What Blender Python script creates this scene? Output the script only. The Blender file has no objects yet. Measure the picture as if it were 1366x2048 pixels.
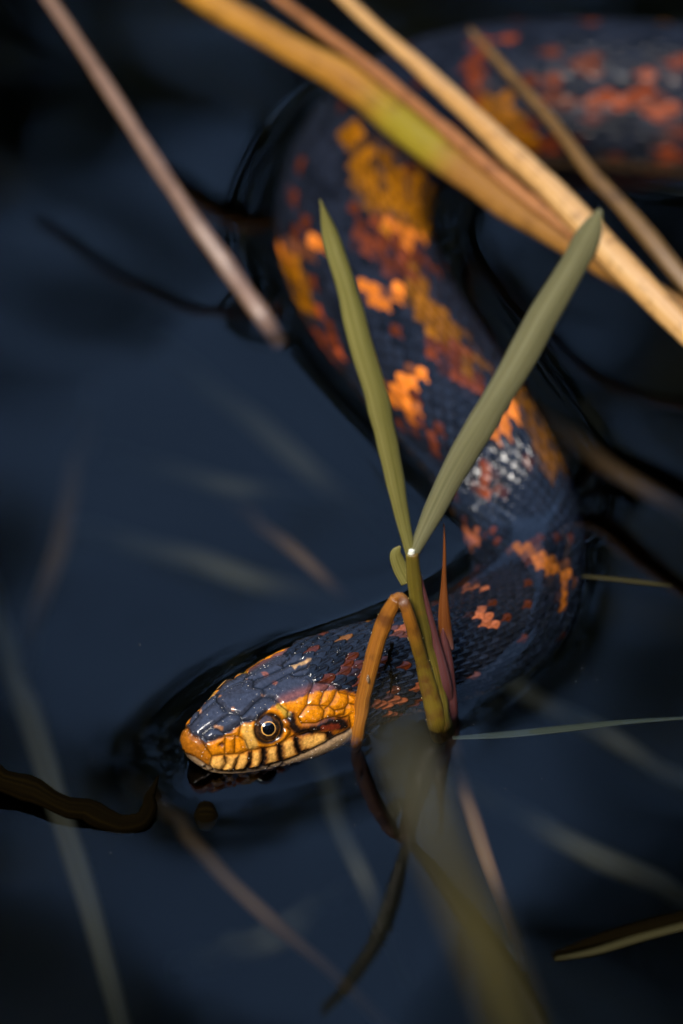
import bpy, math, random
import numpy as np
rng = np.random.default_rng(7)
random.seed(7)
MM = 0.001
# ---------------------------------------------------------------- camera, sky, sun, exposure
PITCH = math.radians(40.0); FPX = 12000.0; DC = 1.25
CF = np.array([0, math.cos(PITCH), -math.sin(PITCH)])
CU = np.array([0, math.sin(PITCH), math.cos(PITCH)])
CX = np.array([1.0, 0, 0])
CP = -DC * CF
scene = bpy.context.scene
COL = scene.collection
cam_d = bpy.data.cameras.new('camera'); cam = bpy.data.objects.new('camera', cam_d); COL.objects.link(cam)
cam.location = CP; cam.rotation_euler = (math.pi/2 - PITCH, 0, 0)
cam_d.sensor_fit = 'VERTICAL'; cam_d.sensor_height = 36.0; cam_d.lens = 36.0*FPX/2048.0
cam_d.clip_start = 0.02; cam_d.clip_end = 500
cam_d.dof.use_dof = True; cam_d.dof.focus_distance = 1.192; cam_d.dof.aperture_fstop = 7.2
scene.camera = cam
SUN_EL = math.radians(50); SUN_AZ = math.radians(-156)      # bearing from +Y: over the photographer's left shoulder
world = bpy.data.worlds.new('World'); scene.world = world; world.use_nodes = True
wn = world.node_tree.nodes; wl = world.node_tree.links
sky = wn.new('ShaderNodeTexSky'); sky.sky_type = 'NISHITA'; sky.sun_disc = False
sky.sun_elevation = SUN_EL; sky.sun_rotation = SUN_AZ; sky.air_density = 1.0; sky.dust_density = 0.0; sky.ozone_density = 2.0
# thin broken cloud over the whole sky
wtc = wn.new('ShaderNodeTexCoord'); wno = wn.new('ShaderNodeTexNoise'); wno.inputs['Scale'].default_value = 7.0; wno.inputs['Detail'].default_value = 6; wno.inputs['Roughness'].default_value = 0.6; wno.inputs['Distortion'].default_value = 0.6
wl.new(wtc.outputs['Generated'], wno.inputs['Vector'])
wmr = wn.new('ShaderNodeMapRange'); wmr.inputs['From Min'].default_value = 0.38; wmr.inputs['From Max'].default_value = 0.72; wmr.inputs['To Max'].default_value = 0.22; wl.new(wno.outputs[0], wmr.inputs[0])
wmx = wn.new('ShaderNodeMix'); wmx.data_type = 'RGBA'; wl.new(wmr.outputs[0], wmx.inputs['Factor']); wl.new(sky.outputs[0], wmx.inputs['A']); wmx.inputs['B'].default_value = (3.2, 5.6, 10.0, 1)
wl.new(wmx.outputs['Result'], wn['Background'].inputs[0]); wn['Background'].inputs[1].default_value = 0.15
sun_d = bpy.data.lights.new('sun', 'SUN'); sun_d.energy = 3.3; sun_d.angle = math.radians(18); sun_d.color = (1.0, 0.93, 0.83)
sun = bpy.data.objects.new('sun', sun_d); COL.objects.link(sun)
from mathutils import Vector
sdir = Vector((math.sin(SUN_AZ)*math.cos(SUN_EL), math.cos(SUN_AZ)*math.cos(SUN_EL), math.sin(SUN_EL)))
sun.rotation_euler = sdir.to_track_quat('Z', 'Y').to_euler(); sun.location = sdir*3
vs = scene.view_settings
vs.view_transform = 'Standard'; vs.look = 'None'; vs.exposure = 1.3; vs.gamma = 1.0; vs.use_curve_mapping = False
scene.cycles.use_denoising = True
scene.cycles.max_bounces = 8; scene.cycles.transparent_max_bounces = 12
scene.cycles.caustics_reflective = False; scene.cycles.caustics_refractive = False
scene.cycles.sample_clamp_indirect = 4.0

# ---------------------------------------------------------------- helpers
def proj(P):
    d = np.asarray(P) - CP
    dep = d @ CF
    return np.stack([683 + FPX*(d @ CX)/dep, 1024 - FPX*(d @ CU)/dep], -1)
def at(px, py, z):                      # photo pixel and height above the water in mm -> point
    d = CF + CX*(px-683)/FPX + CU*(1024-py)/FPX
    return CP + d*((z*MM - CP[2])/d[2])
def tag(o, label=None, cat=None, group=None, kind=None):
    if label: o['label'] = label
    if cat: o['category'] = cat
    if group: o['group'] = group
    if kind: o['kind'] = kind
    return o
def empty(name, loc, label, cat, group=None):
    o = bpy.data.objects.new(name, None); COL.objects.link(o); o.location = loc; o.empty_display_size = 0.005
    return tag(o, label, cat, group)
def mesh_obj(name, V, F, mat, parent=None, uv=None, col=None, smooth=True):
    me = bpy.data.meshes.new(name)
    V = np.asarray(V, dtype=np.float64)
    if parent is not None: V = V - np.array(parent_loc(parent))
    F = np.asarray(F, dtype=np.int32); k = F.shape[1]; n = len(F)
    me.vertices.add(len(V)); me.vertices.foreach_set('co', V.astype(np.float32).ravel())
    me.loops.add(n*k); me.loops.foreach_set('vertex_index', F.ravel())
    me.polygons.add(n); me.polygons.foreach_set('loop_start', np.arange(0, n*k, k, dtype=np.int32))
    me.polygons.foreach_set('loop_total', np.full(n, k, dtype=np.int32))
    me.update(calc_edges=True)
    me.validate()
    if smooth: me.polygons.foreach_set('use_smooth', np.ones(len(me.polygons), dtype=bool))
    if uv is not None:
        l = me.uv_layers.new(name='uv'); l.data.foreach_set('uv', np.asarray(uv, dtype=np.float32)[F.ravel()].ravel())
    if col is not None:
        a = me.color_attributes.new('col', 'FLOAT_COLOR', 'POINT')
        a.data.foreach_set('color', np.concatenate([col, np.ones((len(col), 1))], 1)[:, :4].astype(np.float32).ravel())
    me.materials.append(mat)
    o = bpy.data.objects.new(name, me); COL.objects.link(o)
    if parent is not None: o.parent = parent
    return o
def parent_loc(p):
    v = np.zeros(3)
    while p is not None:
        v = v + np.array(p.location); p = p.parent
    return v
def spline(P, n, closed=False):         # centripetal-ish Catmull-Rom resampled at equal arc length; P may carry extra columns
    P = np.asarray(P, float)
    Q = np.vstack([2*P[0]-P[1], P, 2*P[-1]-P[-2]])
    out = []
    for i in range(1, len(Q)-2):
        p0, p1, p2, p3 = Q[i-1:i+3]; t = np.linspace(0, 1, 60, endpoint=False)[:, None]
        out.append(0.5*((2*p1)+(-p0+p2)*t+(2*p0-5*p1+4*p2-p3)*t**2+(-p0+3*p1-3*p2+p3)*t**3))
    out.append(P[-1][None]); out = np.vstack(out)
    d = np.r_[0, np.cumsum(np.linalg.norm(np.diff(out[:, :3], axis=0), axis=1))]
    s = np.linspace(0, d[-1], n)
    return np.stack([np.interp(s, d, out[:, k]) for k in range(P.shape[1])], 1), s
def unit(v): return v/np.maximum(np.linalg.norm(v, axis=-1, keepdims=True), 1e-12)
def smooth(x, a, b):
    t = np.clip((x-a)/(b-a), 0, 1); return t*t*(3-2*t)

# ---------------------------------------------------------------- materials
def new_mat(name):
    m = bpy.data.materials.new(name); m.use_nodes = True
    return m, m.node_tree.nodes, m.node_tree.links, m.node_tree.nodes['Principled BSDF']
def ramp_node(n, stops):
    r = n.new('ShaderNodeValToRGB'); e = r.color_ramp.elements
    while len(e) < len(stops): e.new(0.5)
    for k, (p, c) in enumerate(stops): e[k].position = p; e[k].color = (*c, 1)
    return r
def plant_mat(name, stops, rough=0.45, fibre=140.0, coat=0.0, bump=0.25, spot=None, spot_amt=0.5, trans=0.0, along=None):
    """fibrous stalk: colour varies by stretched noise along the stalk (uv: u = metres along, v = 0..1 around)"""
    m, n, l, b = new_mat(name)
    uv = n.new('ShaderNodeUVMap'); uv.uv_map = 'uv'
    mp = n.new('ShaderNodeMapping'); mp.inputs['Scale'].default_value = (12, fibre/10, 1); l.new(uv.outputs[0], mp.inputs[0])
    no = n.new('ShaderNodeTexNoise'); no.inputs['Scale'].default_value = 1.0; no.inputs['Detail'].default_value = 5; l.new(mp.outputs[0], no.inputs['Vector'])
    r = ramp_node(n, stops); l.new(no.outputs[0], r.inputs[0])
    src = r.outputs[0]
    if along:                                                   # pigment change along the stalk: (u0, u1, colour)
        sx = n.new('ShaderNodeSeparateXYZ'); l.new(uv.outputs[0], sx.inputs[0])
        for (u0, u1, c) in along:
            mr = n.new('ShaderNodeMapRange'); mr.interpolation_type = 'SMOOTHSTEP'
            mr.inputs['From Min'].default_value = u0; mr.inputs['From Max'].default_value = u1; l.new(sx.outputs[0], mr.inputs[0])
            mx = n.new('ShaderNodeMix'); mx.data_type = 'RGBA'; l.new(mr.outputs[0], mx.inputs['Factor'])
            l.new(src, mx.inputs['A']); mx.inputs['B'].default_value = (*c, 1); src = mx.outputs['Result']
    if spot:
        g = n.new('ShaderNodeTexCoord'); ns = n.new('ShaderNodeTexNoise'); ns.inputs['Scale'].default_value = 260; ns.inputs['Detail'].default_value = 3
        l.new(g.outputs['Object'], ns.inputs['Vector'])
        rr = ramp_node(n, [(0.52, (0, 0, 0)), (0.7, (1, 1, 1))]); l.new(ns.outputs[0], rr.inputs[0])
        ml = n.new('ShaderNodeMath'); ml.operation = 'MULTIPLY'; l.new(rr.outputs[0], ml.inputs[0]); ml.inputs[1].default_value = spot_amt
        mx = n.new('ShaderNodeMix'); mx.data_type = 'RGBA'; l.new(ml.outputs[0], mx.inputs['Factor'])
        l.new(src, mx.inputs['A']); mx.inputs['B'].default_value = (*spot, 1); src = mx.outputs['Result']
    l.new(src, b.inputs['Base Color'])
    b.inputs['Roughness'].default_value = rough; b.inputs['Coat Weight'].default_value = coat; b.inputs['Coat Roughness'].default_value = 0.12
    mp2 = n.new('ShaderNodeMapping'); mp2.inputs['Scale'].default_value = (20, fibre/3, 1); l.new(uv.outputs[0], mp2.inputs[0])
    no2 = n.new('ShaderNodeTexNoise'); no2.inputs['Scale'].default_value = 1.0; l.new(mp2.outputs[0], no2.inputs['Vector'])
    bp = n.new('ShaderNodeBump'); bp.inputs['Strength'].default_value = bump; bp.inputs['Distance'].default_value = 0.0004
    l.new(no2.outputs[0], bp.inputs['Height']); l.new(bp.outputs[0], b.inputs['Normal'])
    if trans:
        b.inputs['Subsurface Weight'].default_value = trans; b.inputs['Subsurface Radius'].default_value = (0.6, 0.5, 0.2); b.inputs['Subsurface Scale'].default_value = 0.001
    return m
M = {}
M['straw'] = plant_mat('golden_straw', [(0.3, (0.14, 0.05, 0.004)), (0.5, (0.30, 0.135, 0.016)), (0.7, (0.42, 0.21, 0.03))], 0.35, bump=0.5, spot=(0.09, 0.035, 0.006), spot_amt=0.45,
                       along=[(0.06, 0.078, (0.20, 0.15, 0.010)), (0.086, 0.10, (0.22, 0.10, 0.02))])
M['straw_pale'] = plant_mat('pale_straw', [(0.25, (0.30, 0.13, 0.025)), (0.5, (0.46, 0.25, 0.08)), (0.75, (0.60, 0.40, 0.20))], 0.3, bump=0.5, spot=(0.09, 0.035, 0.006), spot_amt=0.45, coat=0.9)
M['straw_red'] = plant_mat('reddish_straw', spot=(0.06, 0.02, 0.005), stops= [(0.25, (0.14, 0.045, 0.012)), (0.5, (0.26, 0.10, 0.03)), (0.75, (0.38, 0.19, 0.07))], rough=0.45)
M['straw_dull'] = plant_mat('dull_straw', spot=(0.03, 0.012, 0.003), stops= [(0.25, (0.06, 0.028, 0.005)), (0.5, (0.12, 0.06, 0.012)), (0.75, (0.18, 0.10, 0.025))], rough=0.5)
M['straw_grey'] = plant_mat('grey_pink_straw', spot=(0.05, 0.02, 0.008), stops= [(0.25, (0.09, 0.045, 0.02)), (0.5, (0.16, 0.09, 0.055)), (0.75, (0.24, 0.15, 0.11))], rough=0.4)
M['leaf'] = plant_mat('grass_leaf', [(0.3, (0.08, 0.073, 0.012)), (0.5, (0.14, 0.125, 0.03)), (0.7, (0.20, 0.175, 0.055))], 0.38, fibre=220, bump=0.35, trans=0.2)
M['leaf_grey'] = plant_mat('grey_green_leaf', [(0.3, (0.075, 0.07, 0.028)), (0.5, (0.125, 0.117, 0.055)), (0.7, (0.18, 0.17, 0.09))], 0.4, fibre=220, bump=0.35, trans=0.2)
M['stem_olive'] = plant_mat('olive_stem', [(0.25, (0.05, 0.035, 0.003)), (0.5, (0.11, 0.08, 0.008)), (0.75, (0.18, 0.14, 0.02))], 0.4, coat=0.15, bump=0.6, spot=(0.20, 0.09, 0.01))
M['stem_brown'] = plant_mat('amber_stem', [(0.25, (0.13, 0.04, 0.003)), (0.5, (0.26, 0.09, 0.007)), (0.75, (0.40, 0.17, 0.02))], 0.4, coat=0.15, bump=0.6, spot=(0.07, 0.02, 0.003), spot_amt=0.75)
M['stem_mix'] = plant_mat('amber_to_olive_stem', [(0.25, (0.13, 0.04, 0.003)), (0.5, (0.26, 0.09, 0.007)), (0.75, (0.40, 0.17, 0.02))], 0.4, coat=0.15, bump=0.6, spot=(0.07, 0.02, 0.003), spot_amt=0.75, along=[(0.004, 0.02, (0.13, 0.085, 0.006))])
M['sheath_pink'] = plant_mat('pink_sheath', [(0.25, (0.06, 0.012, 0.01)), (0.5, (0.085, 0.025, 0.023)), (0.75, (0.075, 0.045, 0.045))], 0.35, coat=0.3, trans=0.2)
M['spike'] = plant_mat('rusty_spike', [(0.25, (0.07, 0.016, 0.003)), (0.5, (0.12, 0.034, 0.006)), (0.75, (0.17, 0.06, 0.012))], 0.35, coat=0.3,
                       along=[(0.022, 0.032, (0.14, 0.07, 0.07))])
M['ligule'] = plant_mat('white_ligule', [(0.3, (0.6, 0.62, 0.5)), (0.7, (0.8, 0.8, 0.7))], 0.3, coat=0.5)
M['dead'] = plant_mat('sunken_stalk', [(0.25, (0.16, 0.12, 0.07)), (0.5, (0.30, 0.24, 0.15)), (0.75, (0.42, 0.35, 0.24))], 0.7)
M['dead_rust'] = plant_mat('sunken_rusty_stalk', [(0.25, (0.20, 0.09, 0.04)), (0.5, (0.40, 0.20, 0.09)), (0.75, (0.5, 0.3, 0.16))], 0.7)
M['twig'] = plant_mat('wet_twig', [(0.25, (0.001, 0.0008, 0.0005)), (0.5, (0.003, 0.002, 0.0007)), (0.75, (0.008, 0.005, 0.001))], 0.7)
M['twig'].node_tree.nodes['Principled BSDF'].inputs['Specular IOR Level'].default_value = 0.0
for k in ('twig', 'dead', 'dead_rust'): M[k].node_tree.nodes['Principled BSDF'].inputs['IOR'].default_value = 1.12   # soaked: hardly any sheen under water
M['floating'] = plant_mat('floating_blade', [(0.3, (0.010, 0.014, 0.009)), (0.5, (0.022, 0.028, 0.019)), (0.7, (0.04, 0.046, 0.032))], 0.6)
M['olive_blade'] = plant_mat('olive_blade', [(0.3, (0.010, 0.008, 0.0015)), (0.5, (0.025, 0.02, 0.005)), (0.7, (0.045, 0.037, 0.01))], 0.6)
M['near_blade'] = plant_mat('near_blade', [(0.25, (0.03, 0.025, 0.006)), (0.5, (0.05, 0.043, 0.01)), (0.75, (0.065, 0.055, 0.018))], 0.5, along=[(0.02, 0.07, (0.12, 0.10, 0.035)), (0.06, 0.11, (0.15, 0.145, 0.10))])

for k in ('floating', 'olive_blade'): M[k].node_tree.nodes['Principled BSDF'].inputs['Specular IOR Level'].default_value = 0.12
def plain(name, c, rough=0.6, **kw):
    m, n, l, b = new_mat(name); b.inputs['Base Color'].default_value = (*c, 1); b.inputs['Roughness'].default_value = rough
    for k, v in kw.items(): b.inputs[k].default_value = v
    return m
# ground / mud
m, n, l, b = new_mat('mud'); M['mud'] = m
tc = n.new('ShaderNodeTexCoord'); no = n.new('ShaderNodeTexNoise'); no.inputs['Scale'].default_value = 9; no.inputs['Detail'].default_value = 8
l.new(tc.outputs['Object'], no.inputs['Vector']); r = ramp_node(n, [(0.3, (0.012, 0.009, 0.006)), (0.7, (0.06, 0.045, 0.028))]); l.new(no.outputs[0], r.inputs[0])
l.new(r.outputs[0], b.inputs['Base Color']); b.inputs['Roughness'].default_value = 0.9
# leaves of the unseen foliage added around the pond
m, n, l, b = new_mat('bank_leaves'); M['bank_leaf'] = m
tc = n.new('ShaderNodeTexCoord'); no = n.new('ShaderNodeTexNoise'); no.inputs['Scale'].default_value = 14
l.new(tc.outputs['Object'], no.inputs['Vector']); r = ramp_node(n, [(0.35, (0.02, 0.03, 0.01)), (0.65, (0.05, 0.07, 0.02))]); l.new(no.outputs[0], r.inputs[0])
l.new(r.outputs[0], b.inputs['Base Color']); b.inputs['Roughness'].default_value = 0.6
# water
m, n, l, b = new_mat('pond_water'); M['water'] = m; n.remove(b)
out = n['Material Output']
fr = n.new('ShaderNodeFresnel'); fr.inputs['IOR'].default_value = 1.333
tr = n.new('ShaderNodeBsdfTransparent'); tr.inputs[0].default_value = (0.96, 0.97, 0.98, 1)
gl = n.new('ShaderNodeBsdfGlossy'); gl.inputs['Roughness'].default_value = 0.0; gl.inputs['Color'].default_value = (1, 1, 1, 1)
mx = n.new('ShaderNodeMixShader'); l.new(fr.outputs[0], mx.inputs[0]); l.new(tr.outputs[0], mx.inputs[1]); l.new(gl.outputs[0], mx.inputs[2])
l.new(mx.outputs[0], out.inputs['Surface'])
va = n.new('ShaderNodeVolumeAbsorption'); va.inputs['Color'].default_value = (0.30, 0.36, 0.38, 1); va.inputs['Density'].default_value = 17.0
l.new(va.outputs[0], out.inputs['Volume'])
# snake skin: pigment from the scales' own colours
m, n, l, b = new_mat('snake_skin'); M['skin'] = m
at_n = n.new('ShaderNodeAttribute'); at_n.attribute_name = 'col'
tc = n.new('ShaderNodeTexCoord'); no = n.new('ShaderNodeTexNoise'); no.inputs['Scale'].default_value = 1400; no.inputs['Detail'].default_value = 4
l.new(tc.outputs['Object'], no.inputs['Vector'])
r = ramp_node(n, [(0.25, (0.55, 0.55, 0.55)), (0.75, (1.25, 1.25, 1.25))]); l.new(no.outputs[0], r.inputs[0])
mx = n.new('ShaderNodeMix'); mx.data_type = 'RGBA'; mx.blend_type = 'MULTIPLY'; mx.inputs['Factor'].default_value = 1.0
l.new(at_n.outputs['Color'], mx.inputs['A']); l.new(r.outputs[0], mx.inputs['B']); l.new(mx.outputs['Result'], b.inputs['Base Color'])
no2 = n.new('ShaderNodeTexNoise'); no2.inputs['Scale'].default_value = 900; no2.inputs['Detail'].default_value = 3; l.new(tc.outputs['Object'], no2.inputs['Vector'])
r2 = ramp_node(n, [(0.3, (0.14, 0.14, 0.14)), (0.7, (0.30, 0.30, 0.30))]); l.new(no2.outputs[0], r2.inputs[0]); l.new(r2.outputs[0], b.inputs['Roughness'])
b.inputs['Specular IOR Level'].default_value = 0.25; b.inputs['Coat Weight'].default_value = 0.55; b.inputs['Coat Roughness'].default_value = 0.04; b.inputs['Coat IOR'].default_value = 1.38
for nm, k in (('Coat Weight', 0.55), ('Specular IOR Level', 0.25)):            # gloss faded on the far coil to cut its sun glints, head and neck are wet
    mw = n.new('ShaderNodeMath'); mw.operation = 'MULTIPLY'; mw.inputs[1].default_value = k; l.new(at_n.outputs['Alpha'], mw.inputs[0]); l.new(mw.outputs[0], b.inputs[nm])
bp = n.new('ShaderNodeBump'); bp.inputs['Strength'].default_value = 0.25; bp.inputs['Distance'].default_value = 0.0001
l.new(no2.outputs[0], bp.inputs['Height']); l.new(bp.outputs[0], b.inputs['Normal'])

# ---------------------------------------------------------------- generic swept plant part
def sweep(name, pts, hw, ht, mat, parent=None, facing=None, nseg=14, n=60, curl=0.0, wob=0.0, taper_end=None, groove=0.0):
    """pts: world points; hw / ht: half width / half thickness in mm at the points; facing: direction the flat side looks in"""
    P = np.asarray(pts, float); hw = np.asarray(hw, float)*MM; ht = np.asarray(ht, float)*MM
    D, s = spline(np.column_stack([P, hw, ht]), n)
    C = D[:, :3]; w = D[:, 3]; t = D[:, 4]
    if wob:
        k = np.array([np.interp(s, np.linspace(0, s[-1], 14), rng.normal(0, wob*MM, 14)) for _ in range(3)]).T
        C = C + k; w = w*(1+np.interp(s, np.linspace(0, s[-1], 20), rng.normal(0, 0.05, 20)))
    T = unit(np.gradient(C, axis=0))
    f = -CF if facing is None else np.asarray(facing, float)
    S = unit(np.cross(T, np.broadcast_to(f, T.shape))); N = unit(np.cross(S, T))
    ph = np.linspace(0, 2*np.pi, nseg, endpoint=False)
    c, sn = np.cos(ph), np.sin(ph)
    off = curl*c**2 - groove*np.exp(-(c/0.25)**2)*(sn > 0)
    V = C[:, None] + S[:, None]*(w[:, None]*c)[..., None] + N[:, None]*(t[:, None]*sn + w[:, None]*off)[..., None]
    uv = np.stack(np.broadcast_arrays(s[:, None], (ph/(2*np.pi))[None]), -1).reshape(-1, 2)
    V = V.reshape(-1, 3)
    i = np.arange(n-1)[:, None]*nseg; j = np.arange(nseg)[None]; j2 = (j+1) % nseg
    F = np.stack([i+j, i+j2, i+nseg+j2, i+nseg+j], -1).reshape(-1, 4)
    c0 = len(V); V = np.vstack([V, C[0], C[-1]]); uv = np.vstack([uv, [[s[0], .5]], [[s[-1], .5]]])
    jj = np.arange(nseg); j2 = (jj+1) % nseg
    F = np.vstack([F, np.stack([np.full(nseg, c0), j2, jj, jj], -1)*1, np.stack([np.full(nseg, c0+1), (n-1)*nseg+jj, (n-1)*nseg+j2, (n-1)*nseg+j2], -1)])
    # caps as triangles: build separately to avoid doubled corners
    quads = F[:-2*nseg]; tris = np.vstack([np.stack([np.full(nseg, c0), j2, jj], -1), np.stack([np.full(nseg, c0+1), (n-1)*nseg+jj, (n-1)*nseg+j2], -1)])
    quads_t = np.vstack([quads[:, [0, 1, 2]], quads[:, [0, 2, 3]], tris])
    return mesh_obj(name, V, quads_t, mat, parent, uv=uv)
def specks(name, centres, radii, mat, parent):
    ico = np.array([[0, 0, 1], [0, 0, -1], [1, 0, 0], [-1, 0, 0], [0, 1, 0], [0, -1, 0]], float)
    fo = np.array([[0, 2, 4], [0, 4, 3], [0, 3, 5], [0, 5, 2], [1, 4, 2], [1, 3, 4], [1, 5, 3], [1, 2, 5]])
    V = (centres[:, None] + ico[None]*radii[:, None, None]).reshape(-1, 3)
    F = (fo[None] + 6*np.arange(len(centres))[:, None, None]).reshape(-1, 3)
    o = mesh_obj(name, V, F, mat, parent); tag(o, kind='stuff'); return o
M['pollen'] = plain('pollen', (0.75, 0.55, 0.2), 0.5)
M['drop'] = plain('water_drop', (0.35, 0.22, 0.12), 0.05, **{'Transmission Weight': 0.6, 'IOR': 1.33})
M['dust'] = plain('pale_dust', (0.8, 0.72, 0.6), 0.4)

# ================================================================ THE GROUND AND THE FAR BANK
def polar_sheet(name, radii, nt, zf, mat, centre=(0, 0.35)):
    th = np.linspace(0, 2*np.pi, nt, endpoint=False)
    R, T = np.meshgrid(radii, th, indexing='ij')
    X = centre[0]+R*np.cos(T); Y = centre[1]+R*np.sin(T); Z = zf(X, Y, R)
    V = np.stack([X, Y, Z], -1).reshape(-1, 3)
    i = np.arange(len(radii)-1)[:, None]*nt; j = np.arange(nt)[None]; j2 = (j+1) % nt
    F = np.stack([i+j, i+nt+j, i+nt+j2, i+j2], -1).reshape(-1, 4)
    return mesh_obj(name, V, F, mat)
def ground_z(X, Y, R):
    z = -0.26 + 0.62*smooth(R, 1.5, 2.9) + 0.02*np.sin(X*5.1+1)*np.sin(Y*4.3) + 0.012*np.sin(X*13)*np.cos(Y*11)
    return z + smooth(R, 3, 30)*1.5*(0.5+0.5*np.sin(X*0.21)*np.cos(Y*0.17))
g = polar_sheet('ground', np.r_[0.001, np.linspace(0.1, 4, 50), np.geomspace(4.5, 220, 24)], 128, ground_z, M['mud'])
tag(g, kind='structure')
# unseen mass of bank leaves, added to darken the water's mirror image
def shading_foliage():
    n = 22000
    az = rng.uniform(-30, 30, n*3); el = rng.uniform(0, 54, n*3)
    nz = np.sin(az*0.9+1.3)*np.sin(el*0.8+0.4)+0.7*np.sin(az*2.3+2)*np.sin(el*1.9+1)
    gap = ((az+0.0)/5.9)**2 + ((el-40.6)/6.6)**2 + 0.18*nz       # sky gap shaped so mid-frame water mirrors sky and the edges go dark
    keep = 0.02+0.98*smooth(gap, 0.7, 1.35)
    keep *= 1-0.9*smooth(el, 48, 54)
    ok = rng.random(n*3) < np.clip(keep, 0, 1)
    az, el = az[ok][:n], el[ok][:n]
    n2 = 26000; az2 = rng.uniform(28, 332, n2); el2 = 46*rng.random(n2)**1.25      # lower leaf ring added to darken what the skin reflects
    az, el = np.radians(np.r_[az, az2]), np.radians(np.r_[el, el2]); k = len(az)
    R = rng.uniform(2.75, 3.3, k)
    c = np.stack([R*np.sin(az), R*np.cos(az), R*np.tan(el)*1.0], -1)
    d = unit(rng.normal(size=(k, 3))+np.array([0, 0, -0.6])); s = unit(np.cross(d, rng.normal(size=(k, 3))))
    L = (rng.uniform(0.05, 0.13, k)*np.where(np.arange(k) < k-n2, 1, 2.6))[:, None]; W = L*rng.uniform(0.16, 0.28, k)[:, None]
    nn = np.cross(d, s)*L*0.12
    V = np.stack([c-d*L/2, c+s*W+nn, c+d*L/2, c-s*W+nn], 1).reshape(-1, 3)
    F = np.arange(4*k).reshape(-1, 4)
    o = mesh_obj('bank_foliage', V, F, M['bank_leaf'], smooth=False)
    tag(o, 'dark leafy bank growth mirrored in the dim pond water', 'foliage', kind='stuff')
shading_foliage()

# ================================================================ THE SNAKE
HA = math.radians(36.0)
TAIL = np.array([math.cos(HA), math.sin(HA), 0]); LEFT = np.array([math.sin(HA), -math.cos(HA), 0])
SNOUT = at(368, 1492, 7.6)
def head_z(s): return np.interp(s, [0, 2, 5, 10, 20, 30, 40, 46], [6.4, 5.2, 4.0, 2.9, 2.3, 2.6, 3.2, 3.2])
hp = []
for s in (0, 2, 4, 6, 9, 12, 18, 24, 30, 36, 42):
    p = SNOUT + TAIL*s*MM; p[2] = head_z(s)*MM; hp.append(p)
BODY = [(775, 1338, 2.6, 9.6), (850, 1318, 1.0, 9.8), (945, 1285, -3.0, 10.2), (1030, 1225, -8.2, 10.8), (1058, 1130, -9.6, 11.2), (1037, 1020, -6.0, 11.8),
        (985, 915, -0.5, 12.4), (905, 800, 2.6, 13.2), (820, 690, 3.2, 14.2), (748, 580, 3.4, 15.2), (708, 470, 3.6, 15.6), (722, 365, 3.6, 15.8),
        (785, 270, 3.6, 15.8), (900, 212, 3.6, 16.0), (1050, 190, 3.6, 16.5), (1250, 192, 2.8, 16.8), (1450, 215, 0.5, 16.5), (1640, 270, -7, 16), (1800, 340, -20, 15)]
ctl = np.array(hp + [at(px, py, z) for px, py, z, r in BODY])
D, sA = spline(ctl, 6000)
sA = sA/MM                                                      # arc length in mm
s_body = [sA[np.argmin(np.linalg.norm(D-at(px, py, z), axis=1))] for px, py, z, r in BODY]
STOT = sA[-1]
# rows along the body: fine on the head, coarser behind
srow = np.r_[np.array([0.02]), 0.02+4.0*(1-np.cos(np.linspace(0.05, np.pi/2, 45))), np.arange(4.13, 46, 0.13), np.arange(46.0, STOT-0.3, 0.26)]
NS = len(srow)
Cn = np.stack([np.interp(srow, sA, D[:, k]) for k in range(3)], 1)
Ds = np.stack([np.convolve(np.pad(D[:, k], 40, 'edge'), np.ones(81)/81, 'valid') for k in range(3)], 1)
Tt = unit(np.stack([np.interp(srow, sA, np.gradient(Ds[:, k], sA)) for k in range(3)], 1))
Tt[srow < 38] = TAIL
Th = unit(Tt*np.array([1, 1, 0.6]))
Sd = unit(np.cross(Tt, np.array([0, 0, 1.0])[None]))            # lateral, towards the snake's left side
Sd = np.where((Sd @ LEFT)[:, None]*0+1 > 0, Sd, Sd)
if Sd[0] @ LEFT < 0: Sd = -Sd
Up = unit(np.cross(Sd, Tt));
if Up[0, 2] < 0: Up = -Up
rb = np.array([r for *_, r in BODY])
rnd = np.sqrt(1-(1-np.clip(srow/5.0, 0, 1))**2)
W = np.interp(srow, np.r_[0, 2, 5, 10, 15, 20, 26, 31, 36, 42, s_body], np.r_[3.2, 4.2, 5.5, 7.4, 9.0, 10.4, 11.8, 12.2, 11.6, 10.2, rb])
ZT = np.interp(srow, np.r_[0, 4.9, 6.3, 11, 14.4, 20, 27, 36, 42, s_body], np.r_[4.2, 7.2, 8.4, 10.8, 11.7, 12.1, 12.0, 10.7, 9.7, rb*0.93])
ZB = np.interp(srow, np.r_[0, 5, 12, 20, 30, 42, s_body], np.r_[2.6, 4.2, 5.0, 5.6, 6.6, 8.2, rb*0.9])
def sm(a, k):
    return np.interp(srow, np.linspace(0, STOT, 4000), np.convolve(np.pad(np.interp(np.linspace(0, STOT, 4000), srow, a), k, 'edge'), np.ones(2*k+1)/(2*k+1), 'valid'))
W, ZT, ZB = sm(W, 15)*rnd, sm(ZT, 12)*rnd, sm(ZB, 15)*rnd
EX = np.interp(srow, [0, 6, 30, 50], [2.0, 2.5, 2.4, 2.0])        # squareness of the section
# columns around: angle 0 = left side, 90 = top
ta = np.r_[np.linspace(-40, 220, 441), np.linspace(220, 320, 52)[1:-1]]
NT = len(ta); tr_ = np.radians(ta)
mirror = np.array([np.argmin(np.abs(((180-a-ta)+180) % 360-180)) for a in ta])
c_, s_ = np.cos(tr_)[None], np.sin(tr_)[None]
e = (2/EX)[:, None]
cc = np.sign(c_)*np.abs(c_)**e; ss = np.sign(s_)*np.abs(s_)**e
hz = np.where(s_ > 0, ZT[:, None], ZB[:, None])*ss
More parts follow.
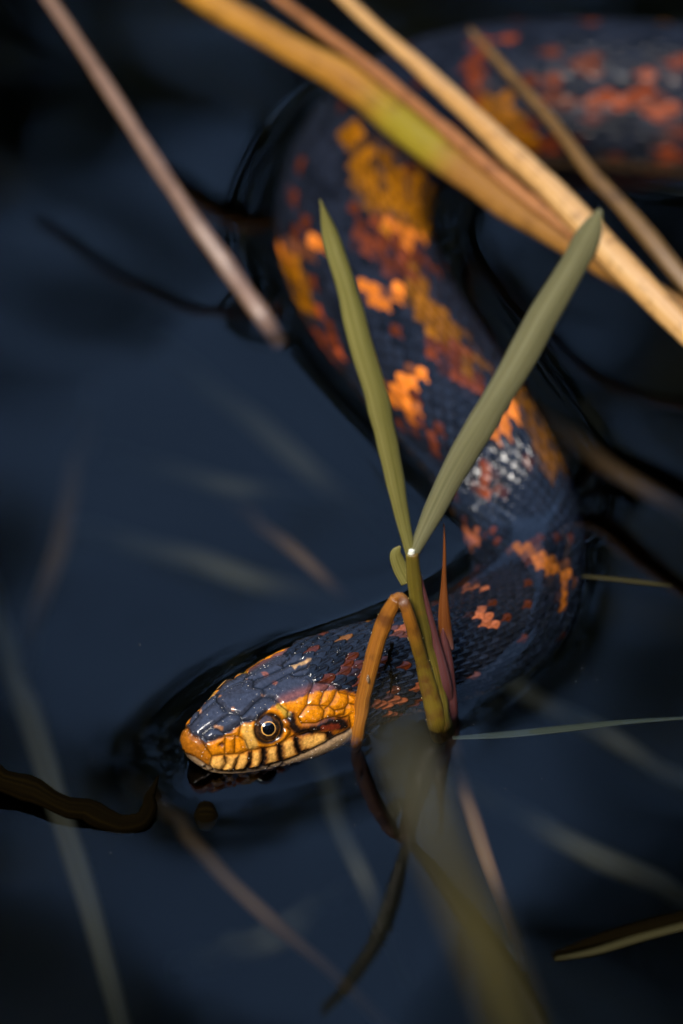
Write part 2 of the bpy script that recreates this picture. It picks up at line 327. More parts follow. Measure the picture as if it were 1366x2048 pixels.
# top of the head narrower than the lips
narrow = 1-0.16*np.clip(ss, 0, 1)*np.interp(srow, [0, 5, 34, 46], [0.3, 1, 0.8, 0])[:, None]
B0 = Cn[:, None] + Sd[:, None]*(W[:, None]*cc*narrow)[..., None]*MM + Up[:, None]*hz[..., None]*MM
def grid_normals(B):
    ds = np.gradient(B, axis=0); dt = (np.roll(B, -1, 1)-np.roll(B, 1, 1))
    N = unit(np.cross(ds, dt)); sgn = np.sign(np.sum(N*(B-Cn[:, None]), -1).mean()); return N*sgn
N0 = grid_normals(B0)
PX = proj(B0)                                                   # where every skin point lies in the photograph
face = np.sum(N0*unit(CP-B0), -1)
# ---- look-up coordinates: the far half of the head mirrors the near half
right = np.cos(tr_) < 0
LPX = PX.copy(); LF = face.copy()
LPX[:, right] = PX[:, mirror[right]]; LF[:, right] = face[:, mirror[right]]
def A(*p): return [(350+x/6.83, 1320+y/6.83) for x, y in p]
def B(*p): return [(530+x/6.83, 1320+y/6.83) for x, y in p]
def dist(Q, lines):
    d = np.full(Q.shape[:-1], 1e9)
    for ln in lines:
        ln = np.asarray(ln, float)
        if len(ln) == 1: d = np.minimum(d, np.hypot(*(Q-ln[0]).transpose(2, 0, 1) if Q.ndim == 3 else (Q-ln[0]).T)); continue
        for a, b2 in zip(ln[:-1], ln[1:]):
            v = b2-a; t = np.clip(((Q-a) @ v)/(v @ v+1e-9), 0, 1)
            d = np.minimum(d, np.linalg.norm(Q-a-t[..., None]*v, axis=-1))
    return d
def inside(Q, poly):
    x, y = Q[..., 0], Q[..., 1]; r = np.zeros(x.shape, bool); P = np.asarray(poly)
    for (x1, y1), (x2, y2) in zip(P, np.roll(P, -1, 0)):
        r ^= ((y1 > y) != (y2 > y)) & (x < (x2-x1)*(y-y1)/(y2-y1+1e-12)+x1)
    return r
HR = srow < 46; nh = HR.sum()
Q = LPX[:nh]
mouth = A((90, 1200), (130, 1260), (280, 1350), (400, 1430), (500, 1490), (620, 1525), (800, 1525), (950, 1510), (1130, 1480), (1250, 1450)) + \
        B((160, 1410), (250, 1390), (440, 1320), (620, 1240), (820, 1140), (960, 1050), (1080, 1000), (1180, 930))
grooves = [mouth,
    A((370, 1010), (440, 950), (560, 870), (650, 800), (750, 725)),
    A((1190, 395), (1250, 360)) + B((100, 310), (330, 190), (540, 110), (700, 30)),
    A((240, 1030), (330, 1070), (380, 1020), (490, 930), (600, 960), (670, 1000), (760, 965), (870, 895), (910, 860), (910, 780), (850, 750), (750, 725)),
    A((380, 1050), (450, 1110), (560, 1080), (690, 1040), (670, 1000)),
    A((330, 1070), (420, 1180), (505, 1310), (475, 1430), (500, 1490)),
    A((910, 780), (1000, 690), (1090, 590), (1210, 500), (1215, 430), (1190, 395)), A((750, 725), (700, 700), (590, 570)),
    A((1190, 395), (1100, 375), (940, 340)),
    A((1210, 510), (1300, 515), (1366, 535)) + B((200, 590)),
    A((930, 830), (1100, 825), (1200, 740), (1240, 700)),
    A((690, 1040), (870, 1040), (900, 870)), A((870, 1040), (960, 1100), (1010, 1230)), A((820, 1050), (810, 1280)), A((685, 1050), (680, 1290)),
    A((505, 1310), (660, 1290), (810, 1280), (900, 1280), (1010, 1230), (1110, 1220), (1200, 1200)) + B((130, 1165), (240, 1130), (340, 1050), (480, 1020), (600, 980), (860, 1000)),
    A((670, 1300), (700, 1410), (630, 1520)), A((880, 1290), (850, 1380), (800, 1520)), A((1050, 1240), (1040, 1380), (960, 1500)),
    A((1200, 1210), (1205, 1350), (1170, 1460)), B((195, 1150), (200, 1300), (230, 1400)), B((420, 1050), (435, 1180), (480, 1300)),
    B((860, 1000), (850, 1110)),
    A((420, 1445), (370, 1520)), A((520, 1500), (470, 1580)), A((640, 1528), (590, 1610)), A((795, 1530), (750, 1610)), A((955, 1515), (910, 1600)), A((1135, 1485), (1100, 1570)), B((80, 1430), (50, 1500)), B((260, 1390), (240, 1450)),
    B((200, 610), (310, 700), (310, 790), (250, 810)), B((140, 1150), (260, 1100), (340, 1020), (350, 960), (290, 920)),
    B((660, 300), (650, 360), (590, 480), (580, 610), (520, 690), (460, 780)), B((580, 615), (740, 620)), B((880, 330), (860, 380), (800, 440), (740, 620)),
    B((990, 400), (930, 540), (870, 630), (740, 620)), B((740, 620), (810, 690), (790, 810), (700, 860)), B((820, 660), (870, 630), (950, 690), (955, 770), (820, 800)),
    B((950, 690), (1090, 660), (1140, 590), (1135, 470), (1010, 440), (990, 400)), B((955, 770), (1080, 745), (1095, 665)), B((1140, 590), (1230, 610)), B((1135, 470), (1250, 500)),
    B((460, 780), (500, 860), (700, 860), (820, 800)), B((560, 200), (620, 250), (660, 300), (880, 330), (1000, 400)), B((340, 190), (400, 220), (470, 215), (560, 200)),
    B((955, 770), (1040, 790), (1150, 760), (1170, 900)),
]
dG = dist(Q, grooves)
Mh = inside(Q, [(300, 1250), (625, 1305), (612, 1347), (627, 1366), (655, 1366), (678, 1380), (712, 1386), (722, 1420), (716, 1500), (690, 1570), (300, 1640)]).astype(float)
Mh = np.array([np.convolve(np.pad(r, 4, 'edge'), np.ones(9)/9, 'valid') for r in Mh.T]).T
Mh *= np.interp(srow[:nh], [36, 42], [1, 0])[:, None]
okf = smooth(LF[:nh], 0.02, 0.15)
# ---- head relief (mm)
hd = 0.30*(1-np.exp(-(dG/5.5)**2)) - 0.10*np.exp(-(dG/1.6)**2)
hd += 0.10*smooth(dG, 2, 10)
hd -= 0.5*np.exp(-(dist(Q, [mouth])/2.6)**2)
low = okf*0
my = np.interp(Q[..., 0], [m_[0] for m_ in mouth], [m_[1] for m_ in mouth])
below = (Q[..., 1] > my)                                        # lower jaw
hd -= 0.35*smooth(Q[..., 1]-my, 0, 4)
nostril = A((625, 1165))[0]
hd -= 0.9*np.exp(-((Q[..., 0]-nostril[0])**2+(Q[..., 1]-nostril[1])**2)/5.0**2)
hd = hd*okf
# eye position: skin point under the eye's centre pixel
EYE_PX = np.array([537.5, 1457.5])
dd = np.linalg.norm(PX[:nh]-EYE_PX, axis=-1)+np.where(face[:nh] < 0.1, 1e6, 0); dd[:, right] = 1e6
ei = np.unravel_index(np.argmin(dd), dd.shape)
eye_pts = [(B0[ei], N0[ei], 1), (B0[ei[0], mirror[ei[1]]], N0[ei[0], mirror[ei[1]]], -1)]
ER = 3.15
for p, nn, sgn in eye_pts:
    de = np.linalg.norm(B0[:nh]-p, axis=-1)/MM
    hd += -1.7*np.exp(-(de/2.7)**4) + 0.30*np.exp(-((de-3.6)/0.55)**2)*(de < 6)
# ---- body scales
NR = 30
per = np.linalg.norm(np.roll(B0, -1, 1)-B0, axis=-1); cum = np.concatenate([np.zeros((NS, 1)), np.cumsum(per, 1)], 1)
tot = cum[:, -1]; u = cum[:, :-1]/tot[:, None]
topi = np.argmin(np.abs(ta-90)); u = (u-u[:, topi:topi+1]) % 1.0
U = u*NR
wid = tot/MM/NR
Vv = np.cumsum(np.r_[0, np.diff(srow)/(0.92*0.5*(wid[1:]+wid[:-1]))]); Vv = Vv*1.0
best = np.full((NS, NT), -1.0); bi = np.zeros((NS, NT), int); bj = np.zeros((NS, NT), int); bedge = np.zeros((NS, NT))
V2 = Vv[:, None]
for dj in range(-3, 1):
    jj = np.floor(V2).astype(int)+dj
    uo = 0.5*(jj % 2)
    ii = np.round(U-uo); a = (U-uo-ii)/0.60; b_ = (V2-jj)/2.45
    w_ = np.sqrt(np.clip(1-((b_-0.48)/0.52)**2, 0, 1))*(1-0.15*b_)
    ed = w_-np.abs(a)
    h = 0.25+0.75*b_-0.30*a**2+0.28*np.exp(-(a/0.14)**2)*smooth(b_, 0.05, 0.4)*smooth(1.0-b_, 0.0, 0.25)-0.25*np.exp(-np.clip(ed, 0, 1)/0.07)
    h = np.where((ed > 0) & (b_ >= 0) & (b_ <= 1), h, -1)
    m_ = h > best
    best = np.where(m_, h, best); bi = np.where(m_, ii, bi); bj = np.where(m_, jj, bj); bedge = np.where(m_, ed, bedge)
best = np.clip(best, 0.0, None)
sd = best*0.38*wid[:, None]
sc_amp = np.interp(srow, [24, 34, 70, 110], [1.0, 1.45, 1.35, 1.0])[:, None]
disp = sd*sc_amp
disp[:nh] = Mh*hd + (1-Mh)*(sd[:nh]*sc_amp[:nh]*0.9+np.minimum(hd, 0)*0)
disp[:nh] *= np.clip(srow[:nh]/1.0, 0.05, 1)[:, None]
skin = B0 + N0*disp[..., None]*MM
# ---- pigment
def L3(*c): return np.array(c)
DARK = L3(0.008, 0.010, 0.016); ORANGE = L3(0.72, 0.19, 0.018); AMBER = L3(0.29, 0.10, 0.003); RUST = L3(0.13, 0.026, 0.007); RED = L3(0.22, 0.04, 0.010); PINK = L3(0.52, 0.14, 0.05)
PATCH = [  # (colour, radius in photo px, stroke)
 (AMBER, 20, [(696, 275), (710, 325)]), (AMBER, 42, [(748, 350), (775, 400), (800, 440)]), (AMBER, 42, [(810, 370), (840, 450)]), (ORANGE*0.8, 16, [(768, 445), (800, 470), (835, 490)]),
 (RUST, 34, [(750, 480), (790, 520), (810, 550)]), (RUST, 18, [(835, 520), (838, 560)]),
 (ORANGE, 17, [(742, 585), (775, 605), (802, 592)]), (AMBER*0.8, 26, [(825, 580), (862, 640), (905, 690)]), (AMBER*0.6, 22, [(905, 690), (955, 750)]), (ORANGE, 9, [(716, 560)]),
 (ORANGE, 20, [(580, 500), (603, 520), (640, 505)]), (AMBER*0.8, 26, [(588, 540), (605, 590), (622, 625)]),
 (RED, 9, [(648, 607), (648, 642)]), (RED, 9, [(678, 646), (680, 680)]), (RED*1.3, 12, [(650, 670), (690, 720)]), (RED*0.8, 12, [(615, 358)]), (RED*0.8, 12, [(594, 391), (598, 450)]),
 (ORANGE, 15, [(768, 775), (812, 782), (852, 752)]), (ORANGE*0.9, 14, [(800, 800), (835, 835)]), (ORANGE*0.7, 10, [(778, 800), (800, 812)]), (RUST*1.3, 12, [(835, 842), (875, 880)]),
 (RUST, 24, [(890, 710), (925, 750), (950, 780)]), (ORANGE, 17, [(998, 882), (1015, 845), (1028, 832)]), (AMBER*0.45, 26, [(1045, 805), (1090, 870), (1108, 940)]),
 (RED*1.1, 14, [(958, 935), (985, 962), (1002, 985)]), (RED*1.2, 9, [(955, 990), (985, 1002)]),
 (PINK, 12, [(932, 1066), (956, 1080)]), (RED*0.8, 7, [(990, 1072), (1002, 1085)]), (ORANGE*0.9, 12, [(1036, 1112), (1060, 1117), (1085, 1132), (1110, 1142), (1130, 1140)]),
 (ORANGE*0.8, 10, [(1130, 1150), (1121, 1190), (1112, 1228)]), (PINK, 9, [(932, 1188), (956, 1178)]), (PINK*1.1, 15, [(955, 1242), (975, 1245)]), (PINK, 7, [(930, 1362), (950, 1350)]),
 (PINK*0.9, 13, [(782, 1268), (806, 1262)]), (AMBER*1.4, 8, [(686, 1291)]), (PINK*0.45, 10, [(745, 1420), (770, 1408), (786, 1395)]), (PINK*0.5, 9, [(822, 1375), (850, 1360)]),
 (RED*0.8, 16, [(965, 85), (942, 150), (935, 195)]), (RED*0.7, 11, [(1005, 78), (1034, 60)]), (AMBER*0.7, 28, [(972, 205), (1010, 245), (1042, 285)]),
 (RED*0.8, 17, [(1366, 130), (1280, 165), (1220, 200), (1165, 225)]), (RED*0.8, 22, [(1290, 200), (1332, 240), (1330, 300)]), (RUST*0.8, 22, [(1085, 185), (1100, 200)]), (RED*0.7, 16, [(1085, 285), (1130, 275)]),
 (RED*0.9, 24, [(1480, 120), (1440, 200), (1500, 280)]), (RUST, 10, [(700, 1350), (735, 1370), (745, 1330)]), (RUST*0.7, 14, [(700, 1320), (690, 1345)]),
]
sid_i = (bi % NR).astype(int); sid_j = bj
nj = bj.max()+4
# centre of each scale -> nearest grid node
J, I = np.meshgrid(np.arange(-3, nj), np.arange(NR), indexing='ij')
vc = J+1.25; uc = (I+0.5*(J % 2)) % NR
si = np.clip(np.searchsorted(Vv, vc), 0, NS-1)
urow = U[si.ravel()]; du = np.abs((urow-uc.ravel()[:, None]+NR/2) % NR-NR/2); ti = np.argmin(du, 1)
cp = PX[si.ravel(), ti]; cf = face[si.ravel(), ti]
nsc = len(cp)
jit = rng.normal(0, 6.5, (nsc, 2))
scol = np.tile(DARK, (nsc, 1))*rng.uniform(0.6, 1.5, (nsc, 1))
for c, r, st in PATCH:
    d = dist((cp+jit)[None], [st])[0]
    k = np.clip(1-smooth(d, r*0.75, r*1.15), 0, 1)[:, None]*(cf > -0.05)[:, None]*np.where(rng.random((nsc, 1)) < 0.2, 0.2, 1.0)
    scol = scol*(1-k)+c*rng.uniform(0.5, 1.2, (nsc, 1))*k
hid = (cf <= -0.05)[:, None]
bandn = (np.sin(srow[si.ravel()]*0.16)+rng.normal(0, 0.3, nsc) > 0.75)[:, None]
scol = np.where(hid & bandn, AMBER*0.8, scol)
side = smooth(-N0[si.ravel(), ti][:, 2], 0.35, 0.8)[:, None]      # paler belly
scol = scol*(1-side)+L3(0.30, 0.16, 0.06)*side
rust_fleck = (rng.random(nsc) < 0.05)[:, None]
scol = np.where(rust_fleck & (scol.max(1, keepdims=True) < 0.07), RUST*0.6, scol)
scol = scol.reshape(J.shape+(3,))
col = scol[np.clip(sid_j+3, 0, scol.shape[0]-1), sid_i]
edge = smooth(bedge, 0.02, 0.16)[..., None]
col = col*(0.12+0.88*edge)
# head pigment
TOP = L3(0.034, 0.038, 0.056); YEL = L3(0.80, 0.40, 0.085); ORG = L3(0.66, 0.21, 0.004); BLK = L3(0.012, 0.006, 0.004); CRM = L3(0.30, 0.19, 0.10); ROS = L3(0.32, 0.10, 0.006)
hc = np.tile(TOP, (nh, NT, 1))
wob = 3*np.sin(Q[..., 0]*0.35)+2*np.sin(Q[..., 1]*0.5+1)+1.5*np.sin(Q[..., 0]*0.9+Q[..., 1]*0.7)
sideline = A((60, 1000), (240, 1015), (300, 1040), (420, 1140), (560, 1085), (680, 1025), (760, 985), (900, 880), (1080, 835), (1220, 720)) + B((60, 660), (200, 590), (330, 570), (480, 520), (590, 460), (700, 440), (860, 420), (990, 410), (1130, 440), (1250, 470), (1400, 480))
yl = np.interp(Q[..., 0], [p_[0] for p_ in sideline], [p_[1] for p_ in sideline])
ks = smooth(Q[..., 1]-yl+wob*0.35, -2.5, 3.5)[..., None]
yellow = smooth(dist(Q, [A((560, 1420), (900, 1400), (1130, 1340)) + B((90, 1290), (330, 1200), (650, 1100), (800, 1080))]), 9, 20)[..., None]
sidec = YEL*(1-yellow)+ORG*yellow
kr = (1-smooth(Q[..., 0], 408, 428))[..., None]; sidec = sidec*(1-kr)+ROS*kr
pre = (1-smooth(dist(Q, [A((980, 950), (1040, 1150))]), 8, 15))[..., None]; sidec = sidec*(1-pre*0.8)+L3(0.62, 0.36, 0.08)*pre*0.8
# mauve border between crown and cheek behind the eye
mv = np.exp(-(dist(Q, [B((230, 560), (420, 480), (620, 420), (800, 360), (900, 360))])/9)**2)[..., None]
hc = hc*(1-mv*0.75)+L3(0.24, 0.075, 0.055)*mv*0.75
hc = hc*(1-ks)+sidec*ks
def stroke(lines, r, c, amt=1.0, soft=0.5):
    global hc
    d = dist(Q, lines)+wob*0.3
    k = (1-smooth(d, r*(1-soft), r*(1+soft)))[..., None]*amt
    hc = hc*(1-k)+c*k
BRN = L3(0.20, 0.045, 0.006)
for c, g_ in ((BRN, 1.7), (BLK, 1.0)):                          # dark bars with rusty edges
    am = 0.75 if g_ > 1 else 1.0
    stroke([A((690, 1325), (695, 1380))], 3.5*g_, c, 0.6*am)
    stroke([A((835, 1350), (825, 1420), (805, 1490))], 3.0*g_, c, 0.8*am)
    stroke([A((1020, 1290), (1015, 1400), (975, 1490))], 4.6*g_, c, am)
    stroke([A((1205, 1220), (1212, 1350), (1185, 1450))], 5.4*g_, c, am)
    stroke([B((200, 1180), (205, 1300), (225, 1390))], 5.8*g_, c, am)
    stroke([B((425, 1080), (440, 1180), (480, 1270), (570, 1235))], 6.0*g_, c, am)
    stroke([B((340, 760), (370, 900), (480, 980), (700, 940), (880, 850), (1040, 850))], 7.5*g_, c, am)
    stroke([B((860, 1010), (900, 1050))], 6.5*g_, c, am)
    stroke([B((930, 900), (1060, 880))], 9*g_, c, am)
stroke([B((800, 930), (960, 900))], 6, L3(0.16, 0.022, 0.008), 0.9)
stroke([A((640, 1150))], 5, L3(0.06, 0.02, 0.012), 0.9)
midl = [PX[k_, topi] for k_ in np.searchsorted(srow, [27.5, 29, 30.5, 32, 33.5])]
stroke([midl], 3.2, L3(0.60, 0.34, 0.14), 0.9)
stroke([A((905, 170), (1000, 190), (1100, 160))], 3.0, L3(0.34, 0.12, 0.07), 0.7)
stroke([A((800, 680))], 3.5, L3(0.4, 0.16, 0.06), 0.8)
stroke([A((560, 905), (630, 940))], 3.5, L3(0.45, 0.19, 0.07), 0.7)
stroke([A((1200, 490))], 3.5, L3(0.4, 0.2, 0.12), 0.6)
stroke([B((130, 320))], 5, L3(0.35, 0.1, 0.05), 0.7)
stroke([B((200, 640), (290, 740))], 7, L3(0.62, 0.36, 0.04), 0.9)
kl = smooth(Q[..., 1]-my, 0.5, 3)[..., None]; hc = hc*(1-kl)+CRM*kl
kg = (np.exp(-(dG/2.1)**2)*0.92)[..., None]; hc = hc*(1-kg)+hc*0.12*kg
hc *= (1+0.16*np.sin(Q[..., 0]*0.8+2*np.sin(Q[..., 1]*0.33))*np.sin(Q[..., 1]*0.7+1.7*np.sin(Q[..., 0]*0.41)))[..., None]
hc = hc*okf[..., None]+CRM*(1-okf[..., None])
for p, nn, sgn in eye_pts:
    de = np.linalg.norm(B0[:nh]-p, axis=-1)/MM
    k = (1-smooth(de, 2.9, 3.6))[..., None]; hc = hc*(1-k)+L3(0.012, 0.008, 0.006)*k
col[:nh] = Mh[..., None]*hc+(1-Mh[..., None])*col[:nh]
# ---- build the mesh
i = np.arange(NS-1)[:, None]*NT; j = np.arange(NT)[None]; j2 = (j+1) % NT
F = np.stack([i+j, i+j2, i+NT+j2, i+NT+j], -1).reshape(-1, 4)
snake = empty('water_snake', (Cn[0][0], Cn[0][1], 0), 'dark blue banded snake with orange blotches swimming with its head above water', 'snake')
wet = np.broadcast_to(np.interp(srow, [110, 230], [1.0, 0.22])[:, None, None], (NS, NT, 1))  # gloss factor, lowered towards the far coil against sun glints
mesh_obj('body', skin.reshape(-1, 3), F, M['skin'], snake, col=np.concatenate([col, wet], -1).reshape(-1, 4))
# ---- eyes
def iris_mat():
    m, n, l, b = new_mat('iris'); tc = n.new('ShaderNodeTexCoord')
    no = n.new('ShaderNodeTexNoise'); no.inputs['Scale'].default_value = 1500; l.new(tc.outputs['Object'], no.inputs['Vector'])
    r = ramp_node(n, [(0.35, (0.012, 0.006, 0.004)), (0.7, (0.07, 0.03, 0.012))]); l.new(no.outputs[0], r.inputs[0]); l.new(r.outputs[0], b.inputs['Base Color'])
    b.inputs['Roughness'].default_value = 0.08; b.inputs['Coat Weight'].default_value = 1; b.inputs['Coat Roughness'].default_value = 0.02
    return m
M['iris'] = iris_mat()
M['pupil'] = plain('pupil', (0.002, 0.002, 0.003), 0.03, **{'Coat Weight': 1.0, 'Coat Roughness': 0.01})
M['gold'] = plain('gold_ring', (0.85, 0.42, 0.10), 0.2, **{'Coat Weight': 1.0, 'Coat Roughness': 0.02})
def cap(axis, centre, r, a0, a1, n=40, m=14):
    ax = unit(np.asarray(axis)); e1 = unit(np.cross(ax, [0.3, 0.1, 1])); e2 = np.cross(ax, e1)
    aa = np.linspace(max(a0, 0.004), a1, m); ph = np.linspace(0, 2*np.pi, n, endpoint=False)
    V = centre+r*(np.cos(aa)[:, None, None]*ax+np.sin(aa)[:, None, None]*(np.cos(ph)[None, :, None]*e1+np.sin(ph)[None, :, None]*e2))
    i = np.arange(m-1)[:, None]*n; j = np.arange(n)[None]; j2 = (j+1) % n
    return V.reshape(-1, 3), np.stack([i+j, i+n+j, i+n+j2, i+j2], -1).reshape(-1, 4)
LOOK = unit(LEFT*0.34 + np.array([0, -0.766, 0.643])*0.70 + np.array([0, 0, 0.10]))
for p, nn, sgn in eye_pts:
    ax = LOOK if sgn > 0 else LOOK-2*(LOOK @ LEFT)*LEFT
    c = p - nn*1.75*MM
    ball = mesh_obj('eye', *cap(ax, c, ER*MM, 0.0, 3.1, 48, 40), M['iris'], snake)
    # sub-parts sit a hair proud of the ball
    for nm, a0, a1, mt, pr in (('iris_ring', 0.42, 0.475, 'gold', 0.012), ('pupil', 0.0, 0.42, 'pupil', 0.02)):
        V, Fc = cap(ax, c, (ER+pr)*MM, a0, a1, 48, 12)
        o = mesh_obj(nm, V, Fc, M[mt], ball)
# dust specks on the wet head
okv = np.argwhere((face[:nh] > 0.2) & (srow[:nh, None] > 2) & (srow[:nh, None] < 40))
pick = okv[rng.choice(len(okv), 280)]
specks('dust_specks', skin[pick[:, 0], pick[:, 1]], rng.gamma(2.2, 0.022, len(pick))*MM+0.02*MM, M['dust'], snake)

# ================================================================ THE WATER
wl0 = np.sqrt(np.clip(1-(Cn[:, 2]/MM/np.maximum(np.where(Cn[:, 2] > 0, ZB, ZT), .1))**2, 0, 1))*W     # half width at the waterline (mm)
sub = (Cn[:, 2]/MM+ZT) < 0.6
cs = np.arange(0, NS, 6)
def snake_dist(X, Y):
    d = np.full(X.shape, 1e3)
    for k in cs:
        if sub[k] or wl0[k] < 0.5: continue
        d = np.minimum(d, np.hypot(X-Cn[k, 0], Y-Cn[k, 1])/MM-wl0[k])
    return d
STEMS = []   # (x, y, radius mm, sign) pierce the surface
def pierce(px, py, r, amp): p = at(px, py, 0); STEMS.append((p[0], p[1], r, amp))
pierce(878, 1445, 2.4, -0.9); pierce(530, 640, 2.4, 1.4); pierce(712, 1478, 1.6, 0.7)
def build_water():
    def axis(lo, hi, st, far):
        g = np.geomspace(st*1.5, far, 40); a = np.arange(lo, hi+st, st); return np.r_[(lo-np.cumsum(g*0+np.diff(np.r_[0, g])))[::-1], a, hi+st+np.cumsum(np.diff(np.r_[0, g]))]
    xs = axis(-0.085, 0.095, 0.0007, 1.9); ys = axis(-0.19, 0.27, 0.0008, 1.9)
    X, Y = np.meshgrid(xs, ys, indexing='ij')
    Z = np.zeros_like(X)
    near = (np.abs(X) < 0.13) & (Y > -0.2) & (Y < 0.3)
    d = np.full(X.shape, 1e3); d[near] = snake_dist(X[near], Y[near])
    dh = np.full(X.shape, 1e3)                                   # distance from the middle of the head
    dh[near] = np.hypot(X[near]-Cn[np.searchsorted(srow, 24), 0], Y[near]-Cn[np.searchsorted(srow, 24), 1])/MM
    dd = np.clip(d, -3, None)
    Z += 2.0*MM*np.exp(-np.clip(dd, 0, None)/(4.2+3.0*np.exp(-(dh/42)**4)))
    Z += 0.022*MM*np.cos(dd*1.3)*np.exp(-np.clip(dd, 0, None)/6.0)*(dd > 0)*np.exp(-(dh/45)**4)
    for x, y, r, a in STEMS:
        ds_ = np.clip(np.hypot(X-x, Y-y)/MM-r, 0, None); Z += a*MM*np.exp(-ds_/2.2)
    # slow swell
    Z += 0.10*MM*(np.sin(X*95+Y*40+0.6)*np.sin(Y*70-X*22+1.1)+0.6*np.sin(X*48-Y*85+2.0))*np.exp(-np.hypot(X, Y)/0.6)
    nx, ny = X.shape
    V = np.stack([X, Y, Z], -1).reshape(-1, 3)
    i = np.arange(nx-1)[:, None]*ny; j = np.arange(ny-1)[None]
    F = np.stack([i+j, i+ny+j, i+ny+j+1, i+j+1], -1).reshape(-1, 4)
    # skirt and floor close the volume
    ring = np.r_[np.arange(nx)*ny, (nx-1)*ny+np.arange(1, ny), (np.arange(nx-2, -1, -1))*ny+ny-1, np.arange(ny-2, 0, -1)]
    n0 = len(V); low = V[ring].copy(); low[:, 2] = -0.6; V = np.vstack([V, low]); k = len(ring); a = np.arange(k); b2 = (a+1) % k
    F = np.vstack([F, np.stack([ring[b2], ring[a], n0+a, n0+b2][::-1], -1)])
    cidx = len(V); V = np.vstack([V, [[0, 0.04, -0.6]]])
    T = np.stack([np.full(k, cidx), n0+b2, n0+a], -1)
    FT = np.vstack([F[:, [0, 1, 2]], F[:, [0, 2, 3]], T])
    o = mesh_obj('water', V, FT, M['water']); tag(o, kind='structure')
build_water()

# ================================================================ PLANTS
def pts(*p): return [at(*q) for q in p]
# --- the forked green grass plant in front of the snake
gp = empty('forked_grass', at(880, 1446, 0), 'green grass stalk forking into two long leaves in front of the snake', 'grass stalk')
sweep('stem', pts((886, 1462, -14), (880, 1446, 0), (866, 1370, 9), (848, 1280, 19), (833, 1200, 28), (823, 1105, 39)), [2.5, 2.4, 2.2, 1.8, 1.5, 1.3], [2.3, 2.2, 2.0, 1.6, 1.4, 1.2], M['stem_olive'], gp, wob=0.03, n=90, nseg=20)
sweep('leaf', pts((822, 1108, 38.6), (806, 1030, 47), (786, 930, 58), (758, 800, 72), (722, 680, 84), (690, 560, 95), (662, 470, 103), (640, 398, 110)),
      [1.1, 1.6, 2.1, 2.4, 2.3, 2.1, 1.6, 0.1], [0.6, .5, .45, .4, .4, .35, .3, .1], M['leaf'], gp, n=120, nseg=18, curl=-0.35, facing=-CF+np.array([0.3, 0, 0.1]), wob=0.04, groove=0.10)
sweep('leaf', pts((826, 1106, 38.8), (858, 1035, 46), (898, 955, 55), (955, 855, 67), (1020, 745, 80), (1085, 630, 93), (1140, 535, 104), (1178, 465, 112), (1200, 420, 117)),
      [1.2, 2.0, 2.5, 3.0, 3.2, 3.1, 2.8, 2.3, 0.4], [.7, .8, .9, .9, .8, .7, .6, .5, .2], M['leaf_grey'], gp, n=140, nseg=20, curl=-0.45, facing=-CF+np.array([-0.25, 0, 0.1]), wob=0.05, groove=0.05)
sweep('leaf_bud', pts((815, 1165, 30), (800, 1135, 33), (792, 1108, 36), (800, 1092, 38)), [1.4, 1.5, 1.2, 0.2], [.5, .6, .5, .1], M['leaf'], gp, n=30)
sweep('ligule', pts((824, 1140, 35), (821, 1118, 37.5), (824, 1098, 40)), [0.5, 0.9, 0.6], [.5, .9, .6], M['ligule'], gp, n=24, facing=-CF+np.array([0, 0, .4]))
sweep('sheath', pts((898, 1440, -2), (888, 1370, 9), (868, 1280, 18.6), (849, 1200, 27.6), (834, 1130, 35.5)), [1.3, 1.6, 1.1, .8, .3], [.8, .9, .8, .6, .3], M['sheath_pink'], gp, n=60)
# --- bent amber stalk
bs = empty('bent_stalk', at(712, 1478, 0), 'amber brown stalk snapped into an upside-down V beside the snake cheek', 'plant stalk')
sweep('stem', pts((706, 1492, -8), (713, 1474, 0.5), (726, 1400, 9), (745, 1320, 18), (768, 1245, 26), (793, 1196, 31.5)), [1.5, 1.45, 1.55, 1.6, 1.6, 1.4], [1.4, 1.35, 1.4, 1.45, 1.45, 1.3], M['stem_brown'], bs, wob=0.05, n=80, nseg=18)
sweep('stem', pts((786, 1198, 31), (800, 1196, 31.6), (812, 1215, 30.5), (828, 1270, 23.5), (846, 1330, 15.5), (864, 1400, 7.4), (874, 1444, 1.5), (880, 1470, -6)), [.8, 1.2, 1.2, 1.25, 1.4, 1.8, 2.0, 2], [.8, 1.1, 1.2, 1.2, 1.3, 1.6, 1.8, 1.8], M['stem_mix'], bs, wob=0.05, n=80, nseg=18)
# --- red pointed shoot
rs = empty('red_shoot', at(898, 1448, 0), 'thin rusty pointed shoot with a mauve sheath beside the forked grass', 'plant shoot')
sweep('spike', pts((888, 1046, 42), (889, 1100, 36.5), (888, 1160, 30), (888, 1230, 22.5), (893, 1300, 14)), [0.08, 0.3, 0.55, 1.2, 1.6], [.08, .3, .45, .7, .7], M['spike'], rs, n=60)
sweep('sheath', pts((886, 1255, 20), (889, 1310, 14), (894, 1370, 8), (900, 1430, 1), (903, 1455, -6)), [.15, 1.5, 1.8, 1.7, 1.2], [.1, .6, .7, .6, .5], M['sheath_pink'], rs, n=50, curl=-0.3)
# pollen on the stalks
for o, k in ((gp, 380), (bs, 170)):
    ch = [c for c in o.children if c.name.startswith('stem')]
    P = []
    for c in ch:
        co = np.array([v.co for v in c.data.vertices])+np.array(o.location); nn = np.array([v.normal for v in c.data.vertices])
        f = np.argwhere((nn @ -CF) > 0.15).ravel(); f = f[co[f, 2] > 0.0005]; f = rng.choice(f, k); t = rng.random(k)[:, None]
        P.append(co[f]+rng.normal(0, 0.12*MM, (k, 3)))
    P = np.vstack(P); specks('pollen', P, rng.gamma(2.5, 0.028, len(P))*MM+0.03*MM, M['pollen'], o)
